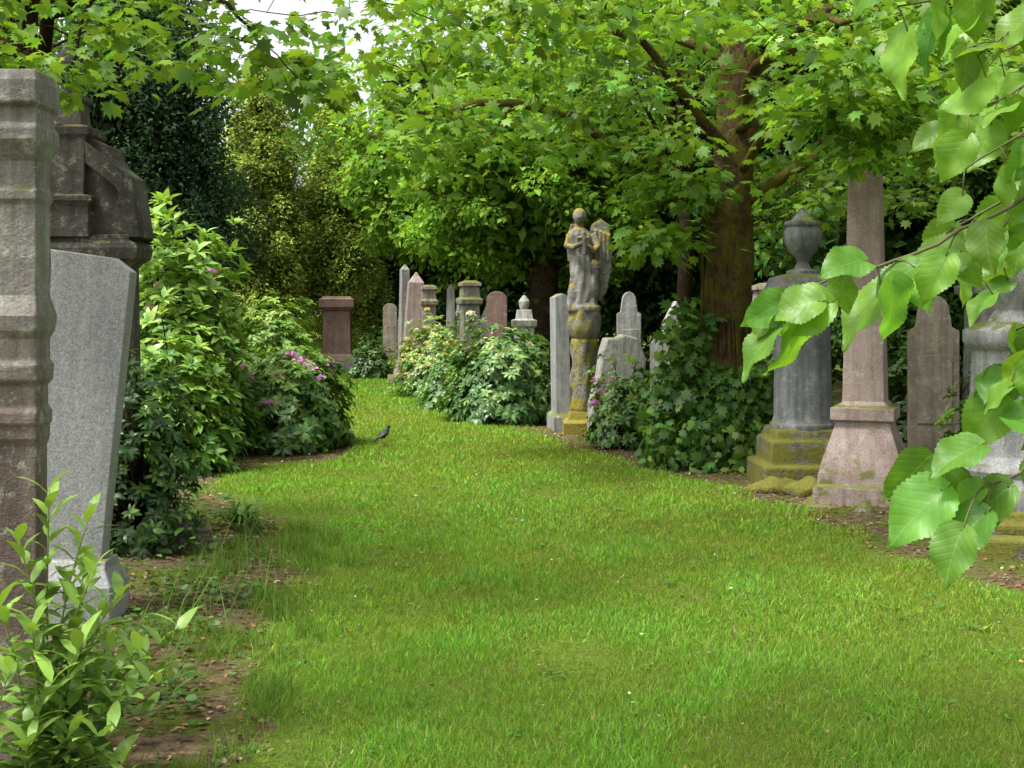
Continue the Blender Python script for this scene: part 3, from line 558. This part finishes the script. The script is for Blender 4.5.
blob_tree('yew_tree',-8.7,30,.6,9.6,2.3,2.1,130,.6,50000,.13,(.045,.085,.04),(.075,.125,.055),'conifer',.4)
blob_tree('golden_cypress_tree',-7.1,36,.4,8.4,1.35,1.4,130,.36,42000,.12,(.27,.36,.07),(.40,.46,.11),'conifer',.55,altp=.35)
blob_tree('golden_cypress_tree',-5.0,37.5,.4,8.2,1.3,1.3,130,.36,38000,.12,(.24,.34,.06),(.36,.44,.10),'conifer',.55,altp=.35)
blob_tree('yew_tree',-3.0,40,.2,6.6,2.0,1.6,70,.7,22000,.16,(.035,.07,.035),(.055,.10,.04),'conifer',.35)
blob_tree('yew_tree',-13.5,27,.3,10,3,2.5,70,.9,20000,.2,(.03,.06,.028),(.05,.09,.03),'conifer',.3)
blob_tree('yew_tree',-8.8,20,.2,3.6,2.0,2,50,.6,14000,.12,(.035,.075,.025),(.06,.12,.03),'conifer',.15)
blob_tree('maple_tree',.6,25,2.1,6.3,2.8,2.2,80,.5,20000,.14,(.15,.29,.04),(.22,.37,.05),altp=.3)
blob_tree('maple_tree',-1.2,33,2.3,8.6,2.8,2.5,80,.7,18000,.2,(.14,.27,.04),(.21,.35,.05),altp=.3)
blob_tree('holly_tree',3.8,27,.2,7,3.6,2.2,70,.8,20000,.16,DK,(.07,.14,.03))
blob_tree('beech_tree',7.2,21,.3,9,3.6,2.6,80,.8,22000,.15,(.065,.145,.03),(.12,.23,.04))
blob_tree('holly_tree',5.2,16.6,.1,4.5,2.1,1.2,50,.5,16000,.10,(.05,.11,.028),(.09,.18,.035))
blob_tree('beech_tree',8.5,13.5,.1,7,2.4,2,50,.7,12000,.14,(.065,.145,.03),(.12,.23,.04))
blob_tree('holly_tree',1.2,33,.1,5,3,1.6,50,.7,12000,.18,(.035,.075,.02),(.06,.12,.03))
n=50000; th=R.uniform(-.95,.95,n); rr=R.uniform(44,58,n); X=np.sin(th)*rr; Y=np.cos(th)*rr
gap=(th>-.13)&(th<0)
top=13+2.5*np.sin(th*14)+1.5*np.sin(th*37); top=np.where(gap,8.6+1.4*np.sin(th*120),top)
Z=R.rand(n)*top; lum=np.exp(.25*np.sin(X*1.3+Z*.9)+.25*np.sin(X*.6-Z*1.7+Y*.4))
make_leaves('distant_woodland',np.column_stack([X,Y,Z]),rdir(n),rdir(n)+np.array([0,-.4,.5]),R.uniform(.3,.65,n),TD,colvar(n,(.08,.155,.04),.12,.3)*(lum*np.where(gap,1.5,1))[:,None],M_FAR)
for x,y,r in ((-1.9,36,.18),(2.9,22,.16),(4.2,19.5,.2),(6,25,.25),(-10.5,24,.22)):
    e_=empty('background_tree'); mb=MB(); mb.tube([(x,y,-.1),(x+.1,y,3),(x-.1,y,7)],[r,r*.8,r*.5],10)
    C=np.array([(x,y,6.5)])+R.normal(0,1,(26,3))*np.array([1.3,1.3,.9])
    for c_ in C[:14]: mb.tube([(x,y,R.uniform(3.5,6)),tuple(c_)],[.06,.015],5)
    mb.obj('trunk',M_BARKD,parent=e_); n=4600; k=R.randint(0,26,n)
    make_leaves('foliage',C[k]+R.normal(0,.4,(n,3)),rdir(n),rdir(n)+np.array([0,0,.8]),R.uniform(.1,.22,n),TD,colvar(n,(.10,.20,.035),.1,.3),M_FAR,e_)

# ------------------------------------------------------------------ shrubs
def rhodo(name,cx,cy,rx,ry,h,nw,L,col,new,newp=.2,flowers=0,fcol=(.55,.22,.58),up=.5,tm=TL,elev=(.1,.6),fpos=None):
    e=empty(name); D=rdir(nw*2); D=D[D[:,2]>-.25][:nw]; nw=len(D)
    az=np.arctan2(D[:,1],D[:,0]); lump=1+.13*np.sin(az*3+cx*5)+.10*np.sin(az*5+D[:,2]*6+cy)+R.normal(0,.07,nw)
    sh=np.where(R.rand(nw)<.68,R.uniform(.88,1.05,nw),R.uniform(.45,.9,nw))
    z=np.where(D[:,2]>0,D[:,2]**.8,D[:,2]*.0+R.rand(nw)*.15)
    dx=D[:,0]/np.maximum(1e-3,np.hypot(D[:,0],D[:,1])); dy=D[:,1]/np.maximum(1e-3,np.hypot(D[:,0],D[:,1]))
    hr=np.hypot(D[:,0],D[:,1])**.75
    W=np.column_stack([cx+dx*hr*rx*lump*sh, cy+dy*hr*ry*lump*sh, .06+np.clip(z,0,1)*h*lump*sh*.95])
    ax=nrmz(np.column_stack([dx*hr,dy*hr,z*.8])+np.array([0,0,up])+R.normal(0,.2,(nw,3)))
    nl=9; n=nw*nl; k=np.repeat(np.arange(nw),nl); A=ax[k]; u=nrmz(np.cross(A,np.array([.3,.2,.9])+R.normal(0,.01,(n,3)))); v=np.cross(A,u)
    ph=(np.tile(np.arange(nl),nw)*2*math.pi/nl*1.618+R.rand(nw)[k]*6.28)+R.normal(0,.2,n); el=R.uniform(*elev,n)
    rad=u*np.cos(ph)[:,None]+v*np.sin(ph)[:,None]; d=rad*np.cos(el)[:,None]+A*np.sin(el)[:,None]+np.array([0,0,-.12]); nr=A*np.cos(el)[:,None]-rad*np.sin(el)[:,None]
    isnew=(R.rand(nw)<newp*np.clip(z*1.6,0.2,1.5))[k]; c=colvar(n,col,.12,.25); cn=colvar(n,new,.1,.2); c[isnew]=cn[isnew]
    make_leaves('leaves',W[k]+A*R.uniform(-.02,.02,(n,1)),d,nr,L*R.uniform(.65,1.15,n),tm,c,M_RHODO,e)
    mb=MB()
    for i in range(0,nw,max(1,nw//50)):
        mb.tube([(cx+R.normal(0,rx*.12),cy+R.normal(0,ry*.12),0),tuple(W[i]*.5+np.array([cx,cy,W[i,2]*.3])*.5),tuple(W[i])],[.018,.012,.005],5)
    mb.obj('stems',M_BARKD,parent=e)
    F=list(fpos) if fpos else []
    idx=np.where((z>.25)&(D[:,1]<.4)&(sh>.85))[0]
    for _ in range(flowers):
        if len(idx): i=idx[R.randint(len(idx))]; F.append(tuple(W[i]+ax[i]*.09))
    if F:
        F=np.array(F); q=np.repeat(np.arange(len(F)),22); U=rdir(len(q)); U[:,2]=np.abs(U[:,2])*.9-.1
        make_leaves('flowers',F[q]+U*.03,U+R.normal(0,.25,U.shape),rdir(len(q)),R.uniform(.03,.045,len(q)),TO,colvar(len(q),fcol,.1,.2),M_PETAL,e)
    return e
RG=(.085,.18,.038); RN=(.20,.34,.058); PINK=(.66,.30,.66)
rhodo('rhododendron_bush',-3.62,13.9,.66,.8,2.4,800,.18,(.16,.31,.05),(.27,.43,.085),.65,5,PINK,up=1.0,elev=(.3,1.1))
rhodo('rhododendron_bush',-2.62,14.9,.66,.7,1.06,760,.125,RG,RN,.45,14,PINK,fpos=[(-2.45,14.15,1.10),(-2.36,14.1,1.04),(-2.28,14.1,1.0),(-3.15,13.9,.90),(-3.1,13.9,.83),(-2.2,14.15,.95)])
rhodo('laurel_bush',-3.3,12.7,.5,.45,1.25,330,.15,(.12,.25,.045),(.23,.38,.06),.5,up=.8,elev=(.2,.9))
rhodo('laurel_bush',-4.9,26.5,.8,.8,1.7,640,.16,(.15,.29,.045),(.24,.39,.06),.6,up=.7)
rhodo('rhododendron_bush',-6.3,24,1.2,1,1.5,600,.16,RG,RN,.3)
rhodo('rhododendron_bush',-4.5,18.5,.9,.9,1.0,500,.15,(.1,.22,.035),RN,.4)
rhodo('small_shrub',-3.3,30,.5,.5,.7,260,.12,(.055,.12,.025),RG,.3)
rhodo('azalea_bush',-1.35,23.6,.72,.7,1.22,620,.12,(.12,.24,.04),(.22,.32,.07),.5,70,(.70,.66,.30))
rhodo('rhododendron_bush',-.12,18.5,.76,.8,1.22,900,.13,(.08,.175,.042),(.18,.30,.07),.4,16,(.7,.68,.5))
rhodo('rhododendron_bush',-.95,20.4,.5,.5,.7,250,.12,RG,RN,.3)
rhodo('rhododendron_bush',1.3,14.8,.40,.38,.86,330,.10,(.08,.18,.03),RN,.35,0,fpos=[(.94,14.4,.80),(1.0,14.3,.68),(.93,14.35,.55),(1.1,14.25,.82)],fcol=(.66,.32,.68))
rhodo('holly_bush',-2.42,8.35,.36,.3,1.2,420,.075,(.04,.095,.022),(.09,.18,.03),.3,up=.3)
rhodo('small_shrub',4.4,9.3,.5,.45,1.25,350,.09,(.1,.21,.035),(.2,.34,.05),.5)
rhodo('small_shrub',3.55,9.9,.28,.25,.98,170,.08,(.11,.22,.035),(.21,.35,.05),.5)
rhodo('small_shrub',2.3,15.2,.7,.5,1.0,400,.1,(.06,.13,.025),RG,.3)
rhodo('small_shrub',4.3,13.2,.9,.6,1.2,400,.11,(.05,.11,.02),RG,.3)
e=empty('ivy'); n=3000; z=R.rand(n)**1.2*1.05; a=R.uniform(0,2*math.pi,n); spread=.34+.34*np.abs(R.normal(0,.7,n))*np.clip(1.15-z,.2,1); spread=np.clip(spread,.29,.85)
pos=np.column_stack([2.2+np.cos(a)*spread,13+np.sin(a)*spread*.8,z]); o_=np.column_stack([np.cos(a),np.sin(a),np.zeros(n)])
n2=1500; c2=np.array([(1.72,12.85,.45),(1.62,12.9,.8),(1.72,12.9,1.1),(1.78,12.9,1.4),(1.55,12.8,.3),(2.62,12.85,.35),(2.6,12.9,.75)]); k=R.randint(0,7,n2); U=rdir(n2)
pos=np.vstack([pos,c2[k]+U*np.array([.27,.27,.30])*R.uniform(.5,1.15,(n2,1))]); o_=np.vstack([o_,U]); n+=n2
make_leaves('ivy_leaves',pos,o_*.4+np.array([0,0,-.6])+R.normal(0,.5,(n,3)),o_*.7+np.array([0,0,.6])+R.normal(0,.45,(n,3)),R.uniform(.05,.14,n),TM,colvar(n,(.085,.19,.033),.15,.35,alt=(.17,.31,.045),p=.25),M_LEAF,e)
mb=MB()
for i in range(46):
    aa=R.uniform(0,6.28); mb.tube([(2.2+.38*math.cos(aa),13+.38*math.sin(aa),0),(2.17+.27*math.cos(aa+.3),13+.27*math.sin(aa+.3),.7),(2.17+.245*math.cos(aa+.1),13+.245*math.sin(aa+.1),1.5+R.rand())],[.012,.01,.006],5)
for c_ in c2: mb.tube([(2.0,13,0),tuple(c_)],[.015,.008],5)
mb.obj('ivy_stems',M_BARK,parent=e)
# cherry laurel, bottom left
e=empty('cherry_laurel_plant'); mb=MB(); LP=[];LD=[];LN=[];LS=[];LC=[]
shoots=[((-1.52,4.2),(-1.50,4.15,1.02)),((-1.5,4.2),(-1.37,4.15,.93)),((-1.5,4.2),(-1.58,4.1,.86)),((-1.46,4.2),(-1.26,4.1,.68)),((-1.44,4.2),(-1.30,4.15,.5)),((-1.5,4.1),(-1.5,4.0,.62)),((-1.42,4.1),(-1.12,4.05,.42)),((-1.45,4.05),(-1.22,3.95,.30)),((-1.5,4.0),(-1.42,3.95,.45)),((-1.4,4.15),(-1.08,4.2,.54)),((-1.55,4.05),(-1.5,3.95,.3)),((-1.47,4.25),(-1.42,4.25,.74)),((-1.45,4.25),(-1.15,4.25,.28)),((-1.6,3.95),(-1.53,3.9,.5)),((-1.5,4.1),(-1.38,4.05,.36)),((-1.5,4.1),(-1.44,4.05,.22)),((-1.42,4.05),(-1.3,4.0,.2)),((-1.55,4.1),(-1.62,4.05,.66)),((-1.4,4.1),(-1.2,4.1,.5)),((-1.45,4.0),(-1.35,3.95,.3)),((-1.42,4.2),(-1.25,4.2,.36)),((-1.5,4.25),(-1.40,4.3,.5)),((-1.4,4.0),(-1.2,4.0,.12)),((-1.45,4.1),(-1.35,4.0,.55)),((-1.4,4.1),(-1.22,4.0,.18)),((-1.48,4.15),(-1.33,4.1,.78)),((-1.5,4.0),(-1.45,3.85,.3))]
for (bx,by),t in shoots:
    p0=Vector((bx,by,0)); p1=Vector(t); pts=[p0.lerp(p1,q/14)+Vector(((p1.x-p0.x)*-.35*math.sin(math.pi*q/14),0,.04*math.sin(math.pi*q/14))) for q in range(15)]
    mb.tube(pts,list(np.linspace(.006,.002,15)),6); L=(p1-p0).length; nlf=int(13+L*22)
    for q in range(nlf):
        tt=.15+.85*(q/(nlf-1)); i=min(13,int(tt*14)); p=pts[i].lerp(pts[i+1],tt*14-i); aa=q*2.4; up=.3+1.1*tt**3
        LP.append(p); LD.append((math.cos(aa),math.sin(aa),up+R.normal(0,.25))); LN.append((-math.cos(aa)*up*.8+R.normal(0,.2),-math.sin(aa)*up*.8+R.normal(0,.2),1)); LS.append(R.uniform(.09,.165)*(1-.2*tt)); LC.append(np.array((.09,.19,.033))*(1-tt)+np.array((.26,.42,.08))*tt)
n=len(LP); make_leaves('leaves',LP,LD,LN,LS,T_lance(.17,.22),np.array(LC)*np.exp(R.normal(0,.2,(n,1))),M_RHODO,e); mb.obj('stems',plain_mat('green_stem',(.18,.22,.06),.6),parent=e)
n=70; a=R.uniform(0,6.28,n); tb=(np.array([(-.03,0,0),(.03,0,0),(.035,.35,0),(-.035,.35,0),(.03,.7,-.12),(-.03,.7,-.12),(0,1,-.4)]),np.array([(0,1,2),(0,2,3),(3,2,4),(3,4,5),(5,4,6)]))
make_leaves('daylily_plant',np.column_stack([-1.98+R.normal(0,.04,n),9.4+R.normal(0,.04,n),np.zeros(n)+.04]),np.column_stack([np.cos(a),np.sin(a),R.uniform(.3,1.1,n)]),np.column_stack([-np.cos(a)*.4,-np.sin(a)*.4,np.ones(n)]),R.uniform(.22,.42,n),tb,colvar(n,(.1,.21,.04),.1,.2),M_LEAF)
n=90; make_leaves('tall_grass_stalks',np.column_stack([R.uniform(-1.9,-1.2,n),R.uniform(5.2,8.2,n),np.zeros(n)]),np.column_stack([R.normal(0,.3,(n,2)),np.ones(n)]),rdir(n),R.uniform(.2,.5,n),T_blade(.006),colvar(n,(.2,.3,.07),.1,.2),M_GRASS)

# ------------------------------------------------------------------ blackbird
e=empty('blackbird',(-1.50,15.0,.0))
b=MB()
b.tube([(-.09,0,.085),(-.055,0,.09),(-.02,0,.105),(.025,0,.13),(.05,0,.155),(.065,0,.18)],[.012,.028,.040,.040,.028,.020],12)
b.ball((.072,0,.195),.024,(1.05,.9,1)); b.tube([(-.07,0,.09),(-.12,0,.065),(-.17,0,.04)],[.014,.013,.010],8)
for s_ in (-1,1): b.tube([(.03,s_*.032,.135),(-.03,s_*.036,.11),(-.095,s_*.018,.078)],[.018,.018,.006],8); b.tube([(0,s_*.018,.095),(-.005,s_*.018,.065)],[.014,.007],8)
o=b.obj('body',plain_mat('black_feathers',(.010,.009,.008),.6),parent=e); rm=o.modifiers.new('fuse','REMESH'); rm.mode='VOXEL'; rm.voxel_size=.005; rm.use_smooth_shade=True
b=MB(); b.tube([(.09,0,.196),(.105,0,.196),(.121,0,.193)],[.007,.005,.001],8)
for s_ in (-1,1):
    b.tube([(-.004,s_*.018,.07),(-.012,s_*.018,.035),(0,s_*.018,.004)],[.003,.0025,.0025],6)
    for dx,dy in ((.025,0),(.02,.012),(.02,-.012),(-.016,0)): b.tube([(0,s_*.018,.004),(dx,s_*.018+dy,.003)],[.002,.0012],5)
b.obj('beak_and_legs',plain_mat('orange_beak',(.5,.22,.03),.5),parent=e); e.rotation_euler=(0,0,math.radians(50)); e.location.z=.03

# ------------------------------------------------------------------ light, sky, camera
S=Vector((-.40,-.20,.89)).normalized()
sl=bpy.data.lights.new('sun','SUN'); sl.energy=4.3; sl.angle=math.radians(10); sl.color=(1,.97,.91)
so=bpy.data.objects.new('sun',sl); so.rotation_euler=S.to_track_quat('Z','Y').to_euler(); COL.objects.link(so)
w=bpy.data.worlds.new('World'); scene.world=w; w.use_nodes=True; ns=w.node_tree.nodes; ls=w.node_tree.links; ns.clear()
sk=ns.new('ShaderNodeTexSky'); sk.sky_type='NISHITA'; sk.sun_disc=False; sk.sun_elevation=math.asin(S.z); sk.sun_rotation=math.atan2(S.x,S.y); sk.dust_density=5; sk.air_density=1
hs=ns.new('ShaderNodeHueSaturation'); hs.inputs['Saturation'].default_value=.2; ls.new(sk.outputs[0],hs.inputs['Color'])
bg=ns.new('ShaderNodeBackground'); bg.inputs['Strength'].default_value=.35; ls.new(hs.outputs[0],bg.inputs[0]); wo=ns.new('ShaderNodeOutputWorld'); ls.new(bg.outputs[0],wo.inputs[0])
cam=bpy.data.cameras.new('camera'); cam.lens=45; cam.sensor_width=36; cam.shift_y=-74/1024; cam.clip_end=1000; cam.clip_start=.05
co=bpy.data.objects.new('camera',cam); co.location=(0,0,1.6); co.rotation_euler=(math.radians(90),0,0); COL.objects.link(co); scene.camera=co
scene.view_settings.view_transform='Standard'; scene.view_settings.look='None'; scene.view_settings.exposure=0
print('TRIS',sum(len(o.data.polygons) for o in bpy.data.objects if o.type=='MESH'))
